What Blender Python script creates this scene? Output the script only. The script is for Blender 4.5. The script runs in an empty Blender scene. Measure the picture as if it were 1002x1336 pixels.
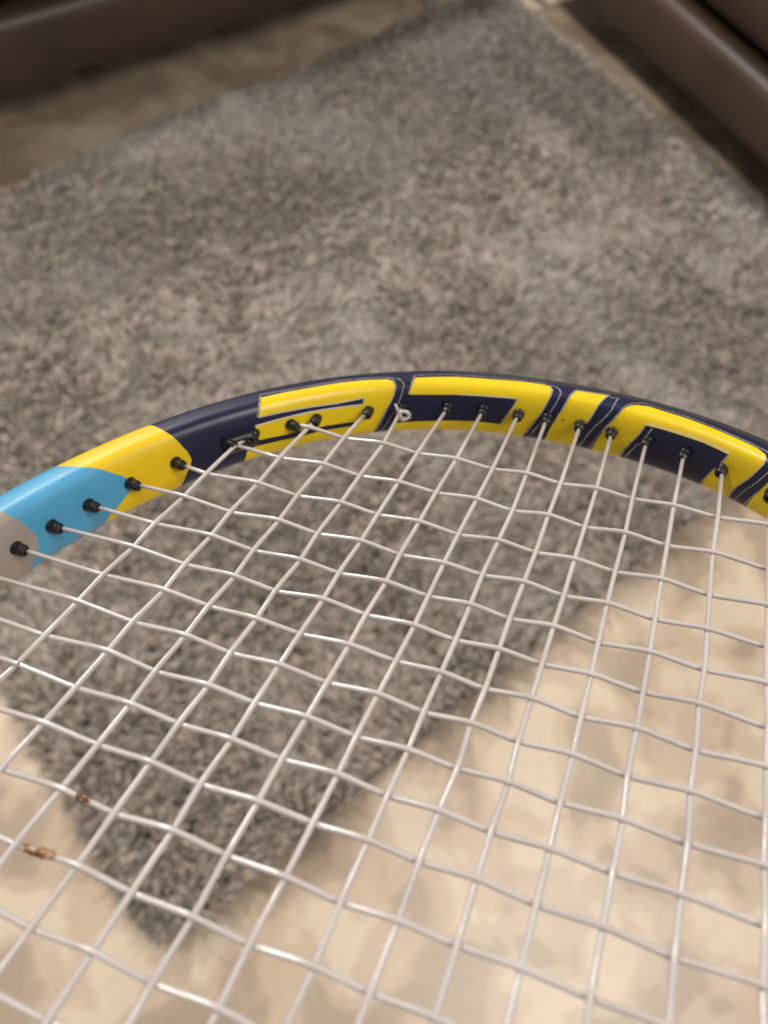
import bpy, bmesh, math, random
import numpy as np
from mathutils import Vector, Matrix, Quaternion, noise
from mathutils.geometry import delaunay_2d_cdt

random.seed(7)
rng = np.random.default_rng(11)
scene = bpy.context.scene
COL = scene.collection
PI = math.pi

# ------------------------------------------------------------------ camera
CAM_H = 1.35
cam_data = bpy.data.cameras.new('camera')
cam = bpy.data.objects.new('camera', cam_data)
COL.objects.link(cam)
R_CAM = [[0.7821644422586849, -0.6142092902487694, 0.10471739606323026],
         [-0.521488443004796, -0.7373068767445798, -0.4294512467295756],
         [0.3409818016824272, 0.2812925830470048, -0.8969982684733289]]
right = Vector(R_CAM[0]); up = -Vector(R_CAM[1]); back = -Vector(R_CAM[2])
m3 = Matrix((right, up, back)).transposed()
cam.matrix_world = Matrix.Translation((0, 0, CAM_H)) @ m3.to_4x4()
cam_data.sensor_fit = 'HORIZONTAL'
cam_data.sensor_width = 36.0
cam_data.lens = 36.0 * 1054.0 / 1002.0
cam_data.clip_start = 0.005
cam_data.clip_end = 100.0
cam_data.dof.use_dof = True
cam_data.dof.focus_distance = 0.205
cam_data.dof.aperture_fstop = 17.0
scene.camera = cam

# ------------------------------------------------------------------ world, lamps, exposure
world = bpy.data.worlds.new('World')
scene.world = world
world.use_nodes = True
bg = world.node_tree.nodes['Background']
bg.inputs['Color'].default_value = (1.0, 0.95, 0.90, 1)
bg.inputs['Strength'].default_value = 0.24

def ceiling_lamp(name, loc, size, watts, color):
    l = bpy.data.lights.new(name, 'AREA')
    l.shape = 'DISK'; l.size = size; l.energy = watts; l.color = color
    o = bpy.data.objects.new(name, l)
    o.location = loc
    COL.objects.link(o)
    return o
ceiling_lamp('ceiling_lamp', (0.9, -1.1, 3.1), 1.4, 46, (1.0, 0.92, 0.83))
ceiling_lamp('ceiling_lamp', (-0.2, 2.35, 3.1), 0.6, 78, (1.0, 0.93, 0.86))
ceiling_lamp('ceiling_lamp', (1.6, 4.4, 2.75), 0.36, 250, (1.0, 0.94, 0.88))

vs = scene.view_settings
vs.view_transform = 'Standard'
vs.look = 'None'
vs.exposure = 0.0
vs.gamma = 1.0
vs.use_curve_mapping = False

# ------------------------------------------------------------------ material helpers
def new_mat(name):
    m = bpy.data.materials.new(name)
    m.use_nodes = True
    nt = m.node_tree
    return m, nt, nt.nodes['Principled BSDF']

def ramp(nt, stops, fac):
    n = nt.nodes.new('ShaderNodeValToRGB')
    cr = n.color_ramp
    while len(cr.elements) > 1:
        cr.elements.remove(cr.elements[-1])
    for i, (p, c) in enumerate(stops):
        e = cr.elements[0] if i == 0 else cr.elements.new(p)
        e.position = p
        e.color = (c[0], c[1], c[2], 1)
    nt.links.new(fac, n.inputs[0])
    return n.outputs[0]

def tex_noise(nt, scale, detail=4, rough=0.55, dist=0.0, coord='Object', vec=None):
    n = nt.nodes.new('ShaderNodeTexNoise')
    n.inputs['Scale'].default_value = scale
    n.inputs['Detail'].default_value = detail
    n.inputs['Roughness'].default_value = rough
    n.inputs['Distortion'].default_value = dist
    if vec is None:
        tc = nt.nodes.new('ShaderNodeTexCoord')
        vec = tc.outputs[coord]
    nt.links.new(vec, n.inputs['Vector'])
    return n.outputs['Fac']

def mixc(nt, a, b, fac, mode='MIX'):
    n = nt.nodes.new('ShaderNodeMix')
    n.data_type = 'RGBA'
    n.blend_type = mode
    for s, v in ((6, a), (7, b)):
        if isinstance(v, tuple):
            n.inputs[s].default_value = (v[0], v[1], v[2], 1)
        else:
            nt.links.new(v, n.inputs[s])
    if isinstance(fac, float):
        n.inputs[0].default_value = fac
    else:
        nt.links.new(fac, n.inputs[0])
    return n.outputs[2]

def bump(nt, b, h, strength, dist):
    n = nt.nodes.new('ShaderNodeBump')
    n.inputs['Strength'].default_value = strength
    n.inputs['Distance'].default_value = dist
    nt.links.new(h, n.inputs['Height'])
    nt.links.new(n.outputs[0], b.inputs['Normal'])

def paint(name, col, rough=0.32, var=0.08, coat=0.25, wrinkle=0.0):
    m, nt, b = new_mat(name)
    f = tex_noise(nt, 90, 3)
    c = ramp(nt, [(0.3, tuple(v * (1 - var) for v in col)), (0.7, tuple(min(1, v * (1 + var)) for v in col))], f)
    sp = tex_noise(nt, 520, 2, 0.5)
    c = mixc(nt, c, tuple(0.25 * v + 0.02 for v in col), ramp(nt, [(0.735, (0, 0, 0)), (0.77, (0.8, 0.8, 0.8))], sp))
    nt.links.new(c, b.inputs['Base Color'])
    f2 = tex_noise(nt, 260, 4)
    mr = nt.nodes.new('ShaderNodeMapRange')
    mr.inputs['To Min'].default_value = rough - 0.06
    mr.inputs['To Max'].default_value = rough + 0.10
    nt.links.new(f2, mr.inputs['Value'])
    nt.links.new(mr.outputs[0], b.inputs['Roughness'])
    b.inputs['Coat Weight'].default_value = coat
    b.inputs['Coat Roughness'].default_value = 0.25
    f3 = tex_noise(nt, 170 if wrinkle else 700, 3, 0.5, 0.6 if wrinkle else 0.0)
    bump(nt, b, f3, wrinkle or 0.12, 0.0008 if wrinkle else 0.0001)
    return m

M_NAVY = paint('navy_lacquer', (0.008, 0.009, 0.042), 0.36, 0.15, 0.05)
M_YELLOW = paint('yellow_lacquer', (0.83, 0.56, 0.003), 0.42, 0.04, 0.08)
M_LETTER = paint('yellow_lettering', (0.85, 0.61, 0.004), 0.36, 0.05, 0.15, 0.28)
M_PALE = paint('pale_yellow_edge', (0.85, 0.70, 0.25), 0.40, 0.05, 0.1)
M_BLUE = paint('light_blue_lacquer', (0.075, 0.36, 0.62), 0.42, 0.05, 0.08)
M_GREY = paint('warm_grey_lacquer', (0.36, 0.31, 0.28), 0.42, 0.05, 0.1)
M_RED = paint('red_speck', (0.45, 0.03, 0.01), 0.5)
M_SILVER = paint('silver_print', (0.42, 0.41, 0.43), 0.35, 0.15, 0.1)
M_BLACK = paint('black_nylon', (0.012, 0.012, 0.012), 0.38, 0.2, 0.05)
M_GUARD = paint('dark_grey_guard', (0.035, 0.034, 0.036), 0.5, 0.2, 0.0)
M_GRIP = paint('black_grip', (0.02, 0.02, 0.02), 0.7, 0.2, 0.0)

def string_mat():
    m, nt, b = new_mat('off_white_string')
    f = tex_noise(nt, 60, 5, 0.6)
    c = ramp(nt, [(0.30, (0.52, 0.475, 0.455)), (0.55, (0.60, 0.56, 0.545)), (0.8, (0.68, 0.645, 0.63))], f)
    nt.links.new(c, b.inputs['Base Color'])
    b.inputs['Roughness'].default_value = 0.2
    b.inputs['Subsurface Weight'].default_value = 0.15
    b.inputs['Subsurface Radius'].default_value = (0.0008, 0.0007, 0.0006)
    b.inputs['Subsurface Scale'].default_value = 1.0
    b.inputs['Specular IOR Level'].default_value = 0.85
    # fine filament ridges that run along the string (u along, v around)
    tc = nt.nodes.new('ShaderNodeTexCoord')
    mp = nt.nodes.new('ShaderNodeMapping')
    mp.inputs['Scale'].default_value = (150.0, 9.0, 1.0)
    nt.links.new(tc.outputs['UV'], mp.inputs['Vector'])
    f2 = tex_noise(nt, 1.0, 3, 0.6, vec=mp.outputs[0])
    bump(nt, b, f2, 0.35, 0.00008)
    return m
M_STRING = string_mat()

def debris_mat():
    m, nt, b = new_mat('brown_dried_dirt')
    f = tex_noise(nt, 420, 4)
    c = ramp(nt, [(0.36, (0.025, 0.010, 0.005)), (0.47, (0.17, 0.062, 0.015)), (0.60, (0.34, 0.16, 0.05)), (0.68, (0.60, 0.55, 0.50))], f)
    nt.links.new(c, b.inputs['Base Color'])
    b.inputs['Roughness'].default_value = 0.3
    bump(nt, b, f, 0.6, 0.0003)
    return m
M_DIRT = debris_mat()

def floor_mat():
    m, nt, b = new_mat('polished_beige_stone')
    big = tex_noise(nt, 2.6, 4, 0.5, 0.3)
    mid = tex_noise(nt, 7.0, 4, 0.5, 0.35)
    c1 = ramp(nt, [(0.34, (0.34, 0.262, 0.198)), (0.45, (0.41, 0.321, 0.243)), (0.485, (0.57, 0.453, 0.34)), (0.55, (0.61, 0.494, 0.373)), (0.59, (0.75, 0.642, 0.495))], mid)
    c2 = ramp(nt, [(0.36, (0.42, 0.33, 0.25)), (0.46, (0.51, 0.407, 0.31)), (0.55, (0.60, 0.487, 0.368)), (0.66, (0.70, 0.592, 0.452))], big)
    c = mixc(nt, c1, c2, 0.32)
    fine = tex_noise(nt, 60, 4, 0.6)
    c = mixc(nt, c, ramp(nt, [(0.35, (0.86, 0.84, 0.82)), (0.6, (1, 1, 1))], fine), 0.3, 'MULTIPLY')
    nt.links.new(c, b.inputs['Base Color'])
    mr = nt.nodes.new('ShaderNodeMapRange')
    mr.inputs['To Min'].default_value = 0.24
    mr.inputs['To Max'].default_value = 0.38
    nt.links.new(mid, mr.inputs['Value'])
    nt.links.new(mr.outputs[0], b.inputs['Roughness'])
    bump(nt, b, big, 0.15, 0.002)
    return m
M_FLOOR = floor_mat()

def rug_mats():
    m, nt, b = new_mat('taupe_yarn')
    g = nt.nodes.new('ShaderNodeNewGeometry')
    c = ramp(nt, [(0.0, (0.26, 0.212, 0.177)), (0.45, (0.385, 0.322, 0.275)), (0.75, (0.51, 0.43, 0.372)), (1.0, (0.66, 0.575, 0.51))], g.outputs['Random Per Island'])
    f = tex_noise(nt, 30.0, 3, 0.6)
    c = mixc(nt, c, ramp(nt, [(0.34, (0.66, 0.68, 0.66)), (0.66, (1.0, 0.98, 0.97))], f), 1.0, 'MULTIPLY')
    nt.links.new(c, b.inputs['Base Color'])
    b.inputs['Roughness'].default_value = 0.55
    b.inputs['Sheen Weight'].default_value = 0.5
    b.inputs['Sheen Roughness'].default_value = 0.4
    m2, nt2, b2 = new_mat('taupe_backing')
    f = tex_noise(nt2, 80, 4)
    c = ramp(nt2, [(0.3, (0.08, 0.066, 0.054)), (0.7, (0.14, 0.115, 0.095))], f)
    nt2.links.new(c, b2.inputs['Base Color'])
    b2.inputs['Roughness'].default_value = 0.9
    return m, m2
M_YARN, M_BACKING = rug_mats()

def leather_mat():
    m, nt, b = new_mat('dark_brown_leather')
    f = tex_noise(nt, 6, 5, 0.6)
    c = ramp(nt, [(0.3, (0.060, 0.037, 0.025)), (0.7, (0.094, 0.060, 0.041))], f)
    nt.links.new(c, b.inputs['Base Color'])
    b.inputs['Roughness'].default_value = 0.4
    v = nt.nodes.new('ShaderNodeTexVoronoi')
    v.inputs['Scale'].default_value = 260
    tc = nt.nodes.new('ShaderNodeTexCoord')
    nt.links.new(tc.outputs['Object'], v.inputs['Vector'])
    bump(nt, b, v.outputs['Distance'], 0.25, 0.0006)
    return m
M_LEATHER = leather_mat()
M_CHROME, _nt, _b = new_mat('chrome')
_b.inputs['Base Color'].default_value = (0.75, 0.75, 0.75, 1)
_b.inputs['Metallic'].default_value = 0.6
_f = tex_noise(_nt, 120, 2)
_nt.links.new(ramp(_nt, [(0.3, (0.12, 0.12, 0.12)), (0.7, (0.22, 0.22, 0.22))], _f), _b.inputs['Roughness'])

# ------------------------------------------------------------------ object helpers
def mesh_obj(name, verts, faces, mat, parent=None, smooth=True, uvs=None):
    me = bpy.data.meshes.new(name)
    me.from_pydata([tuple(v) for v in verts], [], [tuple(f) for f in faces])
    me.update()
    if smooth:
        me.polygons.foreach_set('use_smooth', [True] * len(me.polygons))
    if uvs is not None:
        ul = me.uv_layers.new(name='UVMap')
        li = np.empty(len(me.loops), dtype=np.int32)
        me.loops.foreach_get('vertex_index', li)
        ul.data.foreach_set('uv', np.asarray(uvs, dtype=np.float32)[li].ravel())
    me.materials.append(mat)
    o = bpy.data.objects.new(name, me)
    COL.objects.link(o)
    if parent is not None:
        o.parent = parent
    return o

def bm_obj(name, bm, mat, parent=None, smooth=True):
    me = bpy.data.meshes.new(name)
    bm.to_mesh(me); bm.free()
    if smooth:
        me.polygons.foreach_set('use_smooth', [True] * len(me.polygons))
    me.materials.append(mat)
    o = bpy.data.objects.new(name, me)
    COL.objects.link(o)
    if parent is not None:
        o.parent = parent
    return o

def tag(o, label=None, cat=None, group=None, kind=None):
    if label: o['label'] = label
    if cat: o['category'] = cat
    if group: o['group'] = group
    if kind: o['kind'] = kind
    return o

def tube(path, rad, sides=12, cap=True, up=(0, 0, 1)):
    """verts, faces, uvs of a tube along path (list of Vectors)"""
    V, F, U = [], [], []
    n = len(path)
    rads = rad if isinstance(rad, (list, tuple)) else [rad] * n
    L = 0.0
    upv = Vector(up)
    for i, p in enumerate(path):
        d = (path[min(i + 1, n - 1)] - path[max(i - 1, 0)]).normalized()
        if abs(d.dot(upv)) > 0.97:
            a = d.orthogonal().normalized()
        else:
            a = d.cross(upv).normalized()
        b = a.cross(d).normalized()
        if i: L += (p - path[i - 1]).length
        for k in range(sides):
            t = 2 * PI * k / sides
            V.append(p + (a * math.cos(t) + b * math.sin(t)) * rads[i])
            U.append((L * 1.0, abs(k / sides - 0.5) * 2))
    for i in range(n - 1):
        for k in range(sides):
            k2 = (k + 1) % sides
            F.append((i * sides + k, i * sides + k2, (i + 1) * sides + k2, (i + 1) * sides + k))
    if cap:
        F.append(tuple(reversed(range(sides))))
        F.append(tuple((n - 1) * sides + k for k in range(sides)))
    return V, F, U

def rounded_box(size, bev, seg=4, puff=0.0):
    bm = bmesh.new()
    bmesh.ops.create_cube(bm, size=1.0)
    for v in bm.verts:
        v.co = Vector((v.co.x * size[0], v.co.y * size[1], v.co.z * size[2]))
    bmesh.ops.bevel(bm, geom=list(bm.edges), offset=bev, segments=seg, profile=0.5, affect='EDGES')
    if puff:
        bmesh.ops.subdivide_edges(bm, edges=[e for e in bm.edges if e.calc_length() > 0.1], cuts=7, use_grid_fill=True)
        for v in bm.verts:
            fx = max(0, 1 - (2 * v.co.x / size[0]) ** 2); fy = max(0, 1 - (2 * v.co.y / size[1]) ** 2); fz = max(0, 1 - (2 * v.co.z / size[2]) ** 2)
            v.co.z += puff * fx * fy * (1 if v.co.z > 0 else -0.2)
            v.co.y += 0.5 * puff * fx * fz * (1 if v.co.y > 0 else -1)
    bmesh.ops.recalc_face_normals(bm, faces=list(bm.faces))
    return bm

# ------------------------------------------------------------------ setting: floor
fl = mesh_obj('floor', [(-6, -6, 0), (6, -6, 0), (6, 6, 0), (-6, 6, 0)], [(0, 1, 2, 3)], M_FLOOR, smooth=False)
tag(fl, kind='structure')

# ------------------------------------------------------------------ rug
RX0, RX1, RY0, RY1 = -0.178, 1.752, 0.060, 1.478
rug = bpy.data.objects.new('shag_rug', None)
COL.objects.link(rug)
rug.location = ((RX0 + RX1) / 2, (RY0 + RY1) / 2, 0)
tag(rug, 'taupe grey shag rug lying on the beige stone floor', 'rug')
RW, RH = RX1 - RX0, RY1 - RY0
def corner_r(): return 0.05
b_bm = bmesh.new()
bmesh.ops.create_cube(b_bm, size=1.0)
for v in b_bm.verts:
    v.co = Vector((v.co.x * RW, v.co.y * RH, 0.004 + (v.co.z + 0.5) * 0.008))
bmesh.ops.bevel(b_bm, geom=[e for e in b_bm.edges if abs(e.verts[0].co.z - e.verts[1].co.z) > 0.001], offset=0.05, segments=8, profile=0.5, affect='EDGES')
bm_obj('backing', b_bm, M_BACKING, rug, smooth=False)

def build_pile():
    sp = 0.0049
    nx, ny = int(RW / sp), int(RH / sp)
    gx, gy = np.meshgrid(np.arange(nx), np.arange(ny), indexing='ij')
    X = (gx.ravel() + 0.5) * sp - RW / 2 + rng.normal(0, sp * 0.35, nx * ny)
    Y = (gy.ravel() + 0.5) * sp - RH / 2 + rng.normal(0, sp * 0.35, nx * ny)
    # rounded corners
    cr = 0.05
    ax = np.maximum(np.abs(X) - (RW / 2 - cr), 0); ay = np.maximum(np.abs(Y) - (RH / 2 - cr), 0)
    keep = np.hypot(ax, ay) < cr
    X, Y = X[keep], Y[keep]
    N = len(X)
    # smooth random lean field from summed waves: brushed patches plus small clumps
    def field(seed, scales, amps):
        r = np.random.default_rng(seed)
        out = np.zeros(N)
        for s, a in zip(scales, amps):
            for _ in range(7):
                ang = r.uniform(0, 2 * PI); ph = r.uniform(0, 2 * PI); k = 2 * PI / (s * r.uniform(0.7, 1.4))
                out += a * np.sin(k * (X * np.cos(ang) + Y * np.sin(ang)) + ph) / 2.2
        return out
    lx = field(1, (0.5, 0.15, 0.055, 0.026), (0.75, 0.50, 0.42, 0.32)) + rng.normal(0, 0.22, N)
    ly = field(2, (0.5, 0.15, 0.055, 0.026), (0.75, 0.50, 0.42, 0.32)) + rng.normal(0, 0.22, N)
    # strands at the border fall outwards
    ex = np.clip((np.abs(X) - (RW / 2 - 0.03)) / 0.03, 0, 1) * np.sign(X)
    ey = np.clip((np.abs(Y) - (RH / 2 - 0.03)) / 0.03, 0, 1) * np.sign(Y)
    lx = lx + 0.7 * ex; ly = ly + 0.7 * ey
    ln = rng.uniform(0.021, 0.034, N) * (1 + 0.12 * field(3, (0.08, 0.03), (0.6, 0.6)))
    ln = np.clip(ln, 0.014, 0.042)
    wd = rng.uniform(0.0022, 0.0038, N)
    l = np.hypot(lx, ly); f = np.minimum(1, 1.15 / np.maximum(l, 1e-6)); lx *= f; ly *= f
    dz = 1 / np.sqrt(1 + lx * lx + ly * ly)
    # three rings of three verts: root, middle, tip(1)
    rot = rng.uniform(0, 2 * PI, N)
    V = np.zeros((N, 7, 3), dtype=np.float32)
    for k in range(3):
        ca, sa = np.cos(rot + 2 * PI * k / 3), np.sin(rot + 2 * PI * k / 3)
        V[:, k, 0] = X + ca * wd * 0.8; V[:, k, 1] = Y + sa * wd * 0.8; V[:, k, 2] = 0.011
        V[:, 3 + k, 0] = X + lx * dz * ln * 0.38 + ca * wd; V[:, 3 + k, 1] = Y + ly * dz * ln * 0.38 + sa * wd
        V[:, 3 + k, 2] = 0.011 + ln * (0.35 + 0.35 * dz)
    cur = rng.normal(0, 0.15, (N, 2))
    V[:, 6, 0] = X + (lx * dz + cur[:, 0]) * ln * 1.1; V[:, 6, 1] = Y + (ly * dz + cur[:, 1]) * ln * 1.1
    V[:, 6, 2] = 0.011 + ln * dz * 1.0
    V[:, 3:, 2] = np.maximum(V[:, 3:, 2], 0.004)
    base = (np.arange(N) * 7)[:, None]
    quads = np.concatenate([base + np.array([[k, (k + 1) % 3, 3 + (k + 1) % 3, 3 + k]]) for k in range(3)], 1).reshape(-1, 4)
    tris = np.concatenate([base + np.array([[3 + k, 3 + (k + 1) % 3, 6]]) for k in range(3)], 1).reshape(-1, 3)
    me = bpy.data.meshes.new('pile')
    me.vertices.add(N * 7)
    me.vertices.foreach_set('co', V.reshape(-1))
    nl = quads.size + tris.size
    me.loops.add(nl)
    me.loops.foreach_set('vertex_index', np.concatenate([quads.ravel(), tris.ravel()]).astype(np.int32))
    np_ = len(quads) + len(tris)
    me.polygons.add(np_)
    st = np.concatenate([np.arange(len(quads)) * 4, quads.size + np.arange(len(tris)) * 3]).astype(np.int32)
    me.polygons.foreach_set('loop_start', st)
    me.update(calc_edges=True)
    me.validate()
    me.polygons.foreach_set('use_smooth', np.ones(np_, dtype=bool))
    me.materials.append(M_YARN)
    o = bpy.data.objects.new('pile', me)
    COL.objects.link(o)
    o.parent = rug
    o['kind'] = 'stuff'
build_pile()

# ------------------------------------------------------------------ sofas
def sofa(loc, rz, length, label, legs):
    """front face at local y=0 looking to -y, x along the front, base at z=0"""
    s = bpy.data.objects.new('leather_sofa', None)
    COL.objects.link(s)
    s.location = loc
    s.rotation_euler = (0, 0, rz)
    tag(s, label, 'sofa')
    def box(name, c, size, bev, puff=0.0, mat=M_LEATHER):
        bm = rounded_box(size, bev, 4, puff)
        o = bm_obj(name, bm, mat, s)
        o.location = c
        return o
    d = 0.86
    box('front_rail', (0, 0.10, 0.205), (length, 0.20, 0.156), 0.04)
    box('base', (0, 0.52, 0.207), (length, 0.64, 0.14), 0.02)
    n = 2
    inner = length - 0.40
    for k in range(n):
        w = inner / n - 0.006
        box('seat_cushion', (-inner / 2 + (k + 0.5) * inner / n, 0.305, 0.382), (w, 0.60, 0.17), 0.065, 0.022)
        box('back_cushion', (-inner / 2 + (k + 0.5) * inner / n, 0.66, 0.625), (w, 0.20, 0.40), 0.06, 0.0)
    for sg in (-1, 1):
        box('armrest', (sg * (length / 2 - 0.095), 0.44, 0.445), (0.19, d - 0.03, 0.34), 0.05)
    box('backrest', (0, 0.80, 0.525), (length - 0.02, 0.12, 0.62), 0.04)
    for lx, ly in legs:
        prof = [(0.0, 0.0), (0.017, 0.0), (0.019, 0.004), (0.016, 0.012), (0.0155, 0.135), (0.0, 0.135)]
        V, F = [], []
        for r, z in prof:
            for k in range(20):
                V.append((r * math.cos(2 * PI * k / 20), r * math.sin(2 * PI * k / 20), z))
        for i in range(len(prof) - 1):
            for k in range(20):
                F.append((i * 20 + k, i * 20 + (k + 1) % 20, (i + 1) * 20 + (k + 1) % 20, (i + 1) * 20 + k))
        o = mesh_obj('leg', V, F, M_CHROME, s)
        o.location = (lx, ly, 0.0)
    return s
aL = math.atan2(1.565 - 1.625, 1.24 - 0.40)
L_len = 1.9
cxl = 1.69 - L_len / 2 * math.cos(aL)
cyl = 1.588 + (cxl - 0.40) * math.tan(aL)
sofa((cxl, cyl, 0), aL, L_len, 'dark brown leather sofa with chrome foot beyond the far long edge of the rug',
     [(L_len / 2 - 0.145, 0.0 + 0.03), (-L_len / 2 + 0.055, 0.03), (L_len / 2 - 0.06, 0.78), (-L_len / 2 + 0.06, 0.78)])
aR = -PI / 2 - 0.075
sofa((1.698, 0.55, 0), aR, 2.0, 'dark brown leather sofa close against the right short edge of the rug',
     [(0.94, 0.06), (-0.94, 0.06), (0.94, 0.78), (-0.94, 0.78)])

# ------------------------------------------------------------------ tennis racket
# local frame: x across the head, y from throat to tip, z out of the string bed; millimetres scaled to metres
MM = 0.001
racket = bpy.data.objects.new('tennis_racket', None)
COL.objects.link(racket)
RW3 = Matrix(((0.5163422871195529, 0.828905253981372, 0.215189968293659),
              (-0.8168284179701677, 0.4012079344629642, 0.41451601768847807),
              (0.25725858222516523, -0.3898054299853181, 0.8842339897478828)))
racket.matrix_world = Matrix.Translation((0.010239155820651995, -0.008209829147659391, CAM_H - 0.14589806317136856)) @ RW3.to_4x4()
tag(racket, 'tennis racket head with yellow, navy and light blue frame and off white strings', 'tennis racket')

A, B, NN = 120.822, 162.604, 2.2062
SM, W = 3.6, 6.0
def smooth01(k):
    k = min(1, max(0, k)); return k * k * (3 - 2 * k)
def curve(th):
    c, s = math.cos(th), math.sin(th)
    r = (abs(c / A) ** NN + abs(s / B) ** NN) ** (-1 / NN)
    x, y = r * c, r * s
    nx = math.copysign(abs(x) ** (NN - 1) / A ** NN, x); ny = math.copysign(abs(y) ** (NN - 1) / B ** NN, y)
    l = math.hypot(nx, ny)
    return x, y, nx / l, ny / l
def S(th, ph, lift=0.0):
    x, y, nx, ny = curve(th)
    d = abs((th - PI / 2 + PI) % (2 * PI) - PI)
    k = smooth01((d - .15) / .75)
    h = 9.2 + 0.9 * k
    mid = 7.2 - 1.2 * k
    q = (abs(math.cos(ph) / (W + lift)) ** SM + abs(math.sin(ph) / (h + lift)) ** SM) ** (-1 / SM)
    o = mid + q * math.cos(ph)
    return Vector(((x + nx * o) * MM, (y + ny * o) * MM, (-0.8 + q * math.sin(ph)) * MM))
def wall(th):
    p = S(th, PI); return p

NT, NP = 480, 96
V = [S(2 * PI * i / NT, 2 * PI * j / NP) for i in range(NT) for j in range(NP)]
F = [(i * NP + j, ((i + 1) % NT) * NP + j, ((i + 1) % NT) * NP + (j + 1) % NP, i * NP + (j + 1) % NP) for i in range(NT) for j in range(NP)]
frame = mesh_obj('frame', V, F, M_NAVY, racket)
frame['label'] = 'navy lacquered head frame with yellow lettering'

DECAL = {
    'letter1': [(2.1618,1.726),(2.1167,1.732),(2.0717,1.749),(1.9995,1.721),(1.9526,1.738),(1.9170,1.772),(1.9066,1.875),(1.9029,2.087),(1.9066,2.356),(1.9188,2.882),(1.9329,3.649),(1.9432,4.021),(1.9489,4.443),(1.9807,4.540),(2.0314,4.540),(2.0830,4.540),(2.1477,4.540),(2.2227,4.426),(2.2105,3.712),(2.1908,3.701),(2.1430,3.747),(2.0970,3.781),(2.0558,3.741),(1.9873,3.747),(1.9854,3.541),(2.0539,3.518),(2.1289,3.523),(2.1843,3.432),(2.1899,2.591),(2.0820,2.568),(1.9685,2.608),(1.9648,2.402),(2.0192,2.425),(2.0811,2.379),(2.1805,2.327)],
    'letter2': [(1.8616,1.749),(1.7847,1.663),(1.7219,1.675),(1.6656,1.601),(1.6272,1.589),(1.6131,1.641),(1.6065,1.875),(1.6075,2.133),(1.6168,2.665),(1.6328,3.506),(1.6440,3.958),(1.6544,4.409),(1.6872,4.517),(1.7538,4.534),(1.8260,4.534),(1.8879,4.534),(1.9151,4.534),(1.9076,3.878),(1.9020,3.804),(1.8279,3.758),(1.7556,3.701),(1.6947,3.712),(1.6675,2.356),(1.7181,2.379),(1.7360,2.367),(1.8307,2.396),(1.8757,2.379),(1.8757,2.316)],
    'letter3': [(1.5615,1.641),(1.5034,1.538),(1.5296,2.854),(1.5381,3.535),(1.5531,4.494),(1.6084,4.409),(1.5868,2.837)],
    'letter4': [(1.5193,4.529),(1.4921,2.797),(1.4715,2.093),(1.4640,1.892),(1.4527,1.732),(1.4311,1.618),(1.4105,1.652),(1.3533,1.675),(1.2942,1.744),(1.2351,1.807),(1.2164,1.910),(1.2107,2.024),(1.2098,2.190),(1.2267,2.968),(1.2567,4.517),(1.3073,4.523),(1.2914,3.483),(1.2698,2.350),(1.3177,2.310),(1.3964,2.333),(1.4246,2.356),(1.4302,2.699),(1.4471,3.558),(1.4621,4.374),(1.4893,4.483)],
    'letter5': [(1.2211,4.517),(1.1995,3.232),(1.1910,2.694)],
    'pale': [(1.4246,2.350),(1.3964,2.327),(1.3177,2.299),(1.2708,2.350),(1.2661,2.247),(1.3177,2.201),(1.3974,2.230),(1.4246,2.259)],
    'grey_edge': [(2.7226,1.818),(2.7151,2.064),(2.7001,2.373),(2.6879,2.820),(2.6832,3.186),(2.6898,3.649),(2.7048,3.912),(2.7236,4.523)],
    'blue_edge': [(2.5819,1.024),(2.5650,1.446),(2.5435,1.841),(2.5153,2.127),(2.4825,2.510),(2.4666,2.854),(2.4638,3.140),(2.4750,3.432),(2.5013,3.775),(2.5285,3.998),(2.5472,4.477)],
    'yellow_edge': [(2.3840,0.950),(2.3728,1.423),(2.3662,1.881),(2.3521,2.241),(2.3371,2.711),(2.3315,3.186),(2.3362,3.523),(2.3475,3.815),(2.3653,4.334)],
}
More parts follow.
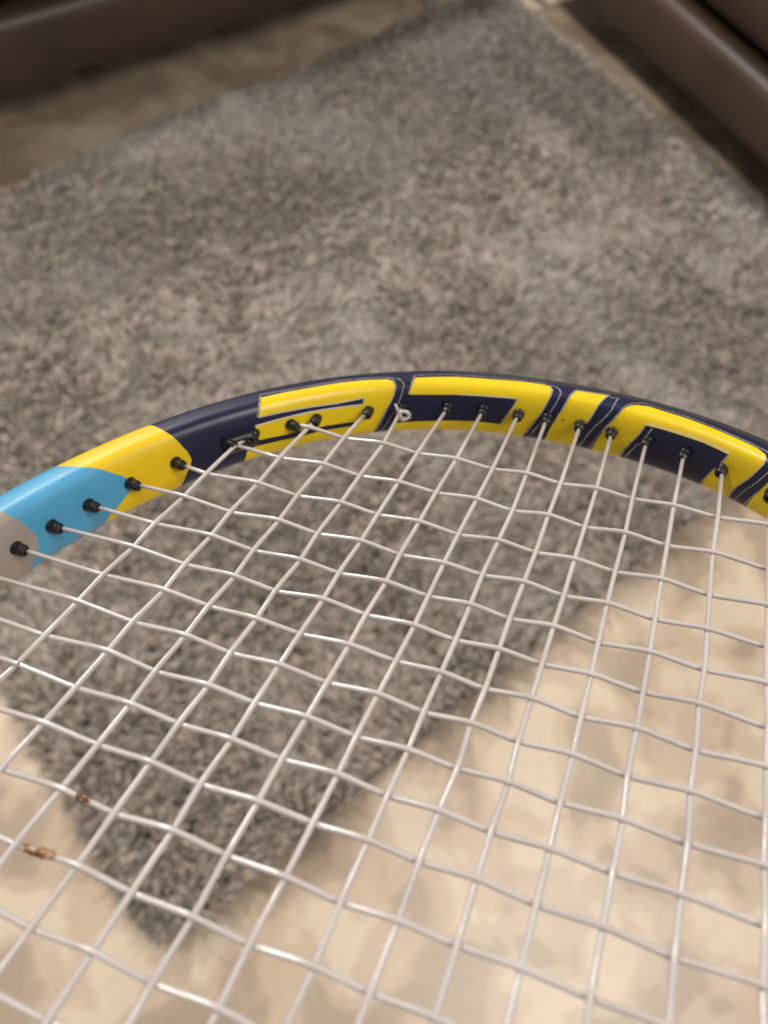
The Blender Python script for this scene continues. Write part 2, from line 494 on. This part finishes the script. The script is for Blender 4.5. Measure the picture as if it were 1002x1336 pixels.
LINES = {
    'l1_top': [(2.1833,2.316),(2.1589,1.560),(2.1149,1.641),(2.0698,1.658),(1.9976,1.612),(1.9282,1.646),(1.9085,1.744)],
    'l1_right': [(1.9170,1.675),(1.8926,1.812),(1.8851,2.053),(1.8898,2.333),(1.8963,2.676),(1.9038,3.140),(1.9188,3.787),(1.9320,4.090)],
    'l1_edge': [(1.9057,1.835),(1.9010,2.093),(1.9057,2.356),(1.9179,2.882),(1.9310,3.655),(1.9414,4.027)],
    'l1_slit': [(2.1805,2.350),(2.0811,2.407),(2.0192,2.453),(1.9648,2.385),(1.9676,2.642),(2.0820,2.596),(2.1899,2.625)],
    'l2_top': [(1.8766,2.327),(1.8616,1.589),(1.7847,1.520),(1.7219,1.560),(1.6656,1.520),(1.6206,1.520)],
    'l2_right': [(1.6206,1.520),(1.6093,1.560),(1.5953,1.704),(1.5878,1.944),(1.5906,2.173),(1.6018,2.711)],
    'l2_right2': [(1.6140,3.260),(1.6309,3.912)],
    'l2_edge': [(1.6131,1.612),(1.6046,1.869),(1.6056,2.127),(1.6159,2.659),(1.6309,3.500),(1.6422,3.953)],
    'l2_in': [(1.6928,3.729),(1.6665,2.339),(1.7181,2.362),(1.7772,2.373)],
    'l3_left': [(1.5868,2.837),(1.5634,1.612),(1.5043,1.503)],
    'l3_right': [(1.5043,1.503),(1.5296,2.854)],
    'l3_out': [(1.5005,1.658),(1.4865,1.583),(1.4902,2.167),(1.5127,2.877),(1.5306,3.832),(1.5381,4.096)],
    'l4_top': [(1.5184,4.147),(1.4930,2.785),(1.4724,2.075),(1.4668,1.847),(1.4555,1.646),(1.4452,1.526),(1.4330,1.515),(1.4124,1.549),(1.3552,1.583),(1.2961,1.681),(1.2370,1.744),(1.2164,1.789)],
    'l4_edge': [(1.2107,2.024),(1.2089,2.184),(1.2257,2.974),(1.2558,4.261)],
    'l4_out': [(1.1967,2.345),(1.2145,3.151),(1.2389,4.199)],
    'l4_in': [(1.4114,2.390),(1.4171,2.716)],
    'l4_in2': [(1.4274,3.237),(1.4480,4.073)],
    'l4_in3': [(1.2698,2.350),(1.2914,3.483),(1.3073,4.273)],
    'l4_in4': [(1.4246,2.362),(1.4302,2.699),(1.4471,3.558),(1.4621,4.124)],
    'l5': [(1.2220,4.267),(1.1995,3.232)],
}

def densify(poly, step_t=0.006, step_p=0.07, closed=True):
    out = []
    n = len(poly)
    for i in range(n if closed else n - 1):
        a, b = poly[i], poly[(i + 1) % n]
        k = max(1, int(math.ceil(max(abs(a[0] - b[0]) / step_t, abs(a[1] - b[1]) / step_p))))
        for j in range(k):
            out.append((a[0] + (b[0] - a[0]) * j / k, a[1] + (b[1] - a[1]) * j / k))
    if not closed: out.append(poly[-1])
    return out

PS = 0.12        # phi is scaled so that both axes are about equally long on the surface
def patch(name, poly, lift, mat, parent, label=None, step=0.011):
    p = densify(poly)
    pts = [Vector((a, b * PS)) for a, b in p]
    n = len(pts)
    xs = [v.x for v in pts]; ys = [v.y for v in pts]
    gx0, gx1, gy0, gy1 = min(xs), max(xs), min(ys), max(ys)
    nx, ny = int((gx1 - gx0) / step), int((gy1 - gy0) / step)
    for i in range(1, nx):
        for j in range(1, ny):
            pts.append(Vector((gx0 + i * (gx1 - gx0) / nx, gy0 + j * (gy1 - gy0) / ny)))
    res = delaunay_2d_cdt(pts, [], [list(range(n))], 1, 1e-6)
    vv, ff = res[0], res[2]
    bmv = [S(v.x, v.y / PS, lift) for v in vv]
    # outward winding
    faces = []
    for f in ff:
        a, b, c = (bmv[k] for k in f[:3])
        nrm = (b - a).cross(c - a)
        m = vv[f[0]]
        out = S(m.x, m.y / PS, lift + 2) - S(m.x, m.y / PS, lift)
        faces.append(tuple(f) if nrm.dot(out) > 0 else tuple(reversed(f)))
    o = mesh_obj(name, bmv, faces, mat, parent)
    if label: o['label'] = label
    return o

def ribbon(name, line, half, lift, mat, parent, dash=None):
    p = densify(line, 0.0016, 0.03, False)
    P = [S(a, b, lift) for a, b in p]
    V, F = [], []
    L = 0
    segs = []
    for i, q in enumerate(P):
        d = (P[min(i + 1, len(P) - 1)] - P[max(i - 1, 0)]).normalized()
        nrm = (S(p[i][0], p[i][1], lift + 1) - q).normalized()
        s = d.cross(nrm).normalized() * half * MM
        if i: L += (q - P[i - 1]).length / MM
        segs.append(L)
        V += [q - s, q + s]
    for i in range(len(P) - 1):
        if dash and (segs[i] % dash) > dash * 0.62: continue
        F.append((2 * i, 2 * i + 1, 2 * i + 3, 2 * i + 2))
    return mesh_obj(name, V, F, mat, parent)

# painted bands of the left side: grey, light blue, yellow; each runs right round the frame section
def band(edge_hi, edge_lo, lift, mat, label):
    # edge_hi: boundary towards the tip; edge_lo: boundary towards the throat (both listed from face to underside)
    poly = list(edge_hi) + list(reversed(edge_lo))
    return patch('paint_band', poly, lift, mat, frame, label, 0.014)
E_Y = [(DECAL['yellow_edge'][0][0] + .02, -0.6), (DECAL['yellow_edge'][0][0] + .01, 0.3)] + DECAL['yellow_edge'] + [(2.385, 4.85), (2.40, 5.4)]
E_B = [(DECAL['blue_edge'][0][0] + .07, -0.6), (DECAL['blue_edge'][0][0] + .03, 0.3)] + DECAL['blue_edge'] + [(2.56, 4.85), (2.58, 5.4)]
E_G = [(2.80, -0.6), (2.77, 0.3), (2.755, 1.0), (2.742, 1.45)] + DECAL['grey_edge'] + [(2.745, 4.9), (2.76, 5.4)]
E_END = [(3.05, b) for a, b in E_G]
band(E_Y, [(a + .006, b) for a, b in E_B], 0.06, M_YELLOW, 'plain yellow painted band of the frame')
band(E_B, [(a + .006, b) for a, b in E_G], 0.13, M_BLUE, 'light blue painted band of the frame')
band(E_G, E_END, 0.20, M_GREY, 'warm grey painted band of the frame')

l5 = DECAL['letter5'] + [(1.175, 1.80), (1.12, 1.74), (1.085, 1.80), (1.09, 2.2), (1.13, 3.4), (1.16, 4.62)]
for k, lab in (('letter1', 'yellow slotted letter on the inner frame wall'), ('letter2', 'yellow hooked letter on the inner frame wall'),
               ('letter3', 'short slanted yellow bar on the inner frame wall'), ('letter4', 'yellow open letter at the right of the inner frame wall')):
    patch('letter', DECAL[k], 0.07, M_LETTER, frame, lab)
patch('letter', l5, 0.07, M_LETTER, frame, 'yellow letter cut by the right picture edge')
patch('letter_highlight', DECAL['pale'], 0.11, M_PALE, frame)
for k, v in LINES.items():
    dotted = k in ('l1_right', 'l2_right', 'l4_top', 'l4_out', 'l3_out', 'l2_top', 'l1_top')
    ribbon('letter_outline', v, 0.20 if dotted else 0.17, 0.15, M_SILVER, frame, 0.75 if dotted else None)
patch('red_speck', [(1.5746 + .0028 * math.cos(t), 2.945 + .05 * math.sin(t * 1.0)) for t in [k * PI / 5 for k in range(10)]], 0.13, M_RED, frame)

# head guard: dark plastic strip round the outside of the tip
def guard():
    t0, t1, n = 0.72, 2.36, 200
    phs = [1.44 - k * (2.88 / 36) for k in range(37)]
    V, F = [], []
    m = len(phs)
    for i in range(n + 1):
        th = t0 + (t1 - t0) * i / n
        e = smooth01(min(i, n - i) / 14)
        for j, ph in enumerate(phs):
            edge = smooth01(min(j, m - 1 - j) / 3)
            V.append(S(th, ph * (0.6 + 0.4 * e) * (1.0 - 0.2 * smooth01((th - 1.7) / 0.2)), -0.05 + 0.40 * e * edge))
    for i in range(n):
        for j in range(m - 1):
            F.append((i * m + j, i * m + j + 1, (i + 1) * m + j + 1, (i + 1) * m + j))
    return mesh_obj('head_guard', V, F, M_GUARD, racket)
guard()

# ---- strings
MX = [-89.56, -73.62, -60.46, -48.41, -37.04, -25.65, -14.54, -4.27, 5.44, 15.22, 25.39, 36.2, 47.42, 60.16, 74.22, 89.58]
CY = [130.1, 112.89, 97.81, 84.47, 72.64, 61.49, 50.61, 39.93, 29.48, 19.31, 9.22, -1.62, -12.95, -23.5, -33.48,
      -44.2, -55.2, -66.6, -78.6, -91.3, -104.8, -119.0, -134.0]
GM = {1: (-86.15, 119.57), 2: (-72.87, 135.65), 3: (-59.27, 145.71), 4: (-48.63, 147.89), 5: (-36.18, 155.98), 6: (-25.29, 158.77), 7: (-14.49, 161.54),
      8: (-5.7, 163.0), 9: (4.9, 163.2), 10: (14.66, 162.68), 11: (25.22, 161.17), 12: (36.25, 157.78), 13: (47.06, 152.96), 14: (59.55, 143.42)}
GC = {1: (-79.2, 130.61), 2: (-91.74, 113.13), 3: (-100.08, 98.22), 4: (-106.46, 84.9), 5: (-110.2, 71.86), 6: (-114.17, 61.31), 7: (-115.96, 50.54)}
def hoop_y(x): return B * max(1e-6, 1 - abs(x / A) ** NN) ** (1 / NN)
def hoop_x(y): return A * max(1e-6, 1 - abs(y / B) ** NN) ** (1 / NN)
ZM, ZC = 0.27, 0.68
SR = 0.585
def par(i, j): return 1.0 if (i + j) % 2 == 0 else -1.0     # +1: main string lies on top
jm = [[rng.normal(0, 0.16) for _ in CY] for _ in MX]
jc = [[rng.normal(0, 0.16) for _ in CY] for _ in MX]

def string_path(nodes):
    """nodes: (x, y, z) at crossings and ends; slightly rounded bends"""
    P = [Vector(n) for n in nodes]
    out = [P[0]]
    for i in range(1, len(P) - 1):
        a, p, b = P[i - 1], P[i], P[i + 1]
        da, db = (a - p), (b - p)
        r = 2.3
        q0, q1 = p + da.normalized() * min(r, da.length * .4), p + db.normalized() * min(r, db.length * .4)
        for t in (0.0, 0.25, 0.5, 0.75, 1.0):
            out.append(q0 * (1 - t) ** 2 + p * 2 * t * (1 - t) * 1.0 + q1 * t * t)
    out.append(P[-1])
    return [v * MM for v in out]

def fit_bend(z): return z * 1.12
gpos = []        # (theta, direction in xy) for each grommet
def end_at(px, py, nx_, ny_):
    """string end just inside the frame wall near the point (mm)"""
    th = math.atan2(py, px)
    w = wall(th) / MM
    gpos.append((th, Vector((nx_ - w.x, ny_ - w.y)).normalized()))
    return (w.x + 0.0, w.y + 0.0, 0.0)

strings_m, strings_c = [], []
for i, x in enumerate(MX, 1):
    top = GM.get(i, (x, hoop_y(x))); bot = (x * 0.97, -hoop_y(x * .97))
    rows = [j for j in range(1, len(CY) + 1) if CY[j - 1] < top[1] - 4 and CY[j - 1] > bot[1] + 6]
    nodes = [None]
    for j in rows:
        nodes.append((x + jm[i - 1][j - 1], CY[j - 1], par(i, j) * fit_bend(ZM)))
    nodes[0] = end_at(top[0], top[1], nodes[1][0], nodes[1][1])
    nodes.append(end_at(bot[0], bot[1], nodes[-1][0], nodes[-1][1]))
    Vt, Ft, Ut = tube(string_path(nodes), SR * MM, 12)
    strings_m.append(mesh_obj('main_string', Vt, Ft, M_STRING, racket, uvs=Ut))
for j, y in enumerate(CY, 1):
    left = GC.get(j, (-hoop_x(y), y)); rgt = (hoop_x(y), y)
    cols = [i for i in range(1, 17) if MX[i - 1] > left[0] + 4 and MX[i - 1] < rgt[0] - 4]
    nodes = [None]
    for i in cols:
        nodes.append((MX[i - 1], y + jc[i - 1][j - 1], -par(i, j) * fit_bend(ZC)))
    nodes[0] = end_at(left[0], left[1], nodes[1][0], nodes[1][1])
    nodes.append(end_at(rgt[0], rgt[1], nodes[-1][0], nodes[-1][1]))
    Vt, Ft, Ut = tube(string_path(nodes), SR * MM, 12)
    strings_c.append(mesh_obj('cross_string', Vt, Ft, M_STRING, racket, uvs=Ut))

# ---- grommets: a collar on the wall, a barrel, a lipped tip with notches
def grommet_mesh():
    prof = [(0.0, -1.2), (2.2, -1.2), (2.2, 0.25), (2.1, 0.5), (1.95, 0.62), (1.80, 2.4), (1.84, 2.5), (1.84, 2.95), (1.72, 3.1), (1.66, 3.6), (1.35, 3.85), (0.68, 3.8), (0.66, 2.0), (0.0, 2.0)]
    n = 24
    V, F = [], []
    for r, z in prof:
        for k in range(n):
            t = 2 * PI * k / n
            rr = r
            if z > 3.0 and r > 1.0 and (k % 6) in (0, 1): rr = r * 0.86
            V.append((rr * math.cos(t) * MM, rr * math.sin(t) * MM, z * MM))
    for i in range(len(prof) - 1):
        for k in range(n):
            F.append((i * n + k, i * n + (k + 1) % n, (i + 1) * n + (k + 1) % n, (i + 1) * n + k))
    me = bpy.data.meshes.new('grommet')
    me.from_pydata(V, [], F); me.update()
    me.polygons.foreach_set('use_smooth', [True] * len(me.polygons))
    me.materials.append(M_BLACK)
    return me
G_ME = grommet_mesh()
for th, d in gpos:
    o = bpy.data.objects.new('grommet', G_ME)
    COL.objects.link(o)
    o.parent = racket
    _, _, nx, ny = curve(th)
    dirv = (Vector((-nx, -ny, 0)) * 0.45 + Vector((d.x, d.y, 0)) * 0.55).normalized()
    w = wall(th)
    o.location = Vector((w.x, w.y, 0.0))
    q = Vector((0, 0, 1)).rotation_difference(dirv)
    o.scale = (0.86, 0.86, 0.92)
    o.rotation_mode = 'QUATERNION'
    o.rotation_quaternion = q @ Quaternion((0, 0, 1), random.uniform(0, 6.28))
# the pair of grommets at the shoulder shares a moulded bridge
def bridge(th0, th1):
    V, F = [], []
    n, prof = 14, [(2.72, 0.0), (2.8, 1.6), (2.95, 2.1), (3.33, 2.1), (3.48, 1.6), (3.56, 0.0)]
    for i in range(n + 1):
        th = th0 + (th1 - th0) * i / n
        for ph, l in prof:
            V.append(S(th, ph, l - 0.1))
    m = len(prof)
    for i in range(n):
        for j in range(m - 1):
            F.append((i * m + j, (i + 1) * m + j, (i + 1) * m + j + 1, i * m + j + 1))
    F.append(tuple(range(m))); F.append(tuple(reversed([n * m + k for k in range(m)])))
    mesh_obj('grommet_bridge', V, F, M_BLACK, racket)
bridge(2.190, 2.258)

# ---- knot at the fourth main string: a loop round its grommet and a short cut tail
th4 = math.atan2(GM[4][1], GM[4][0])
w4 = wall(th4)
_, _, nx4, ny4 = curve(th4)
inw = Vector((-nx4, -ny4, 0)); tan4 = Vector((-ny4, nx4, 0)) * -1
zax = Vector((0, 0, 1))
c4 = w4 + inw * 3.4 * MM; c4.z = -0.0005
path = []
for k in range(26):
    t = -1.2 + k / 25 * (2 * PI + 1.0)
    path.append(c4 + (tan4 * math.cos(t) * 1.75 + zax * math.sin(t) * 1.35 + inw * (0.25 * math.sin(2 * t) + 0.5 * k / 25)) * MM)
Vk, Fk, Uk = tube(path, 0.66 * MM, 10, up=tuple(inw))
knot = mesh_obj('knot', Vk, Fk, M_STRING, racket, uvs=Uk)
knot['label'] = 'tied string knot with a short cut tail'
tp = [c4 + (tan4 * a + zax * b + inw * c) * MM for a, b, c in ((-0.5, -1.0, 1.1), (-1.1, 0.3, 1.4), (-1.7, 1.8, 1.3), (-2.4, 3.4, 1.0), (-2.9, 4.6, 0.9))]
Vk, Fk, Uk = tube(tp, [0.55 * MM, 0.58 * MM, 0.55 * MM, 0.5 * MM, 0.32 * MM], 8, up=tuple(inw))
mesh_obj('tail', Vk, Fk, M_STRING, knot, uvs=Uk)

# ---- dried dirt and frayed notches on the strings
def crumb(name, j, x0, x1, r, dz, seed, label=None, mat=M_DIRT):
    """a ragged lump wrapped along cross string j between x0 and x1 (mm)"""
    y = CY[j - 1]
    n, sd = 26, 14
    V, F = [], []
    # z of the string there, linear between neighbours
    def zat(x):
        for i in range(1, 16):
            if MX[i - 1] <= x <= MX[i]:
                t = (x - MX[i - 1]) / (MX[i] - MX[i - 1])
                return -(par(i, j) * (1 - t) + par(i + 1, j) * t) * ZC, (jc[i - 1][j - 1] * (1 - t) + jc[i][j - 1] * t)
        return 0, 0
    for a in range(n + 1):
        t = a / n
        x = x0 + (x1 - x0) * t
        z, dy = zat(x)
        env = (math.sin(PI * min(1, max(0, t))) ** 0.55)
        for k in range(sd):
            an = 2 * PI * k / sd
            nz = noise.noise(Vector((x * 0.9 + seed, math.cos(an) * 1.3, math.sin(an) * 1.3)))
            nz2 = noise.noise(Vector((x * 2.6 + seed, math.cos(an) * 3, math.sin(an) * 3)))
            rr = r * env * (0.92 + 0.45 * nz + 0.55 * nz2)
            V.append((x * MM, (y + dy + math.cos(an) * rr) * MM, (z + dz + math.sin(an) * rr) * MM))
    for a in range(n):
        for k in range(sd):
            F.append((a * sd + k, (a + 1) * sd + k, (a + 1) * sd + (k + 1) % sd, a * sd + (k + 1) % sd))
    o = mesh_obj(name, V, F, mat, racket)
    if label: o['label'] = label
    return o
crumb('dried_dirt', 13, -60.5, -50.9, 0.84, 0.12, 3.1, 'glossy brown lump of dried dirt stuck on a cross string')
crumb('dried_dirt', 12, -58.0, -52.6, 0.74, 0.08, 8.4, 'small brown stain on a cross string')
crumb('dried_dirt', 3, -29.4, -28.0, 0.66, 0.05, 1.7)
crumb('dried_dirt', 10, -88.6, -87.4, 0.68, 0.0, 5.2)

# ---- throat, shaft and grip (behind the photographer's lens, carried on so that the racket is whole)
def sweep(name, pts, radii, mat, parent, sides=20):
    V, F = [], []
    P = [Vector(p) for p in pts]
    for i, p in enumerate(P):
        d = (P[min(i + 1, len(P) - 1)] - P[max(i - 1, 0)]).normalized()
        a = d.cross(Vector((0, 0, 1))).normalized()
        for k in range(sides):
            t = 2 * PI * k / sides
            c, s = math.cos(t), math.sin(t)
            q = (abs(c / radii[i][0]) ** 2.6 + abs(s / radii[i][1]) ** 2.6) ** (-1 / 2.6)
            V.append((p + a * q * c + Vector((0, 0, 1)) * q * s) * MM)
    for i in range(len(P) - 1):
        for k in range(sides):
            F.append((i * sides + k, i * sides + (k + 1) % sides, (i + 1) * sides + (k + 1) % sides, (i + 1) * sides + k))
    F.append(tuple(reversed(range(sides)))); F.append(tuple((len(P) - 1) * sides + k for k in range(sides)))
    return mesh_obj(name, V, F, mat, parent)
for sg in (-1, 1):
    pts, rd = [], []
    for k in range(13):
        t = k / 12
        pts.append((sg * (78 * (1 - t) ** 1.5 + 10), -138 - 175 * t, 0)); rd.append((6.5 + 1.5 * t, 11.0 + t))
    sweep('throat_arm', pts, rd, M_NAVY, racket)
sweep('shaft', [(0, -306 - 8 * k, 0) for k in range(8)], [(17, 12.5)] * 8, M_YELLOW, racket)
gp = [(0, -362 - 160 * k / 20, 0) for k in range(21)]
sweep('grip', gp, [(16.2 + (0.5 if k % 2 else 0), 14.2 + (0.5 if k % 2 else 0)) for k in range(21)], M_GRIP, racket)
sweep('butt_cap', [(0, -521, 0), (0, -524, 0), (0, -532, 0), (0, -534, 0)], [(16.5, 14.5), (19, 17), (19, 17), (17, 15)], M_BLACK, racket)
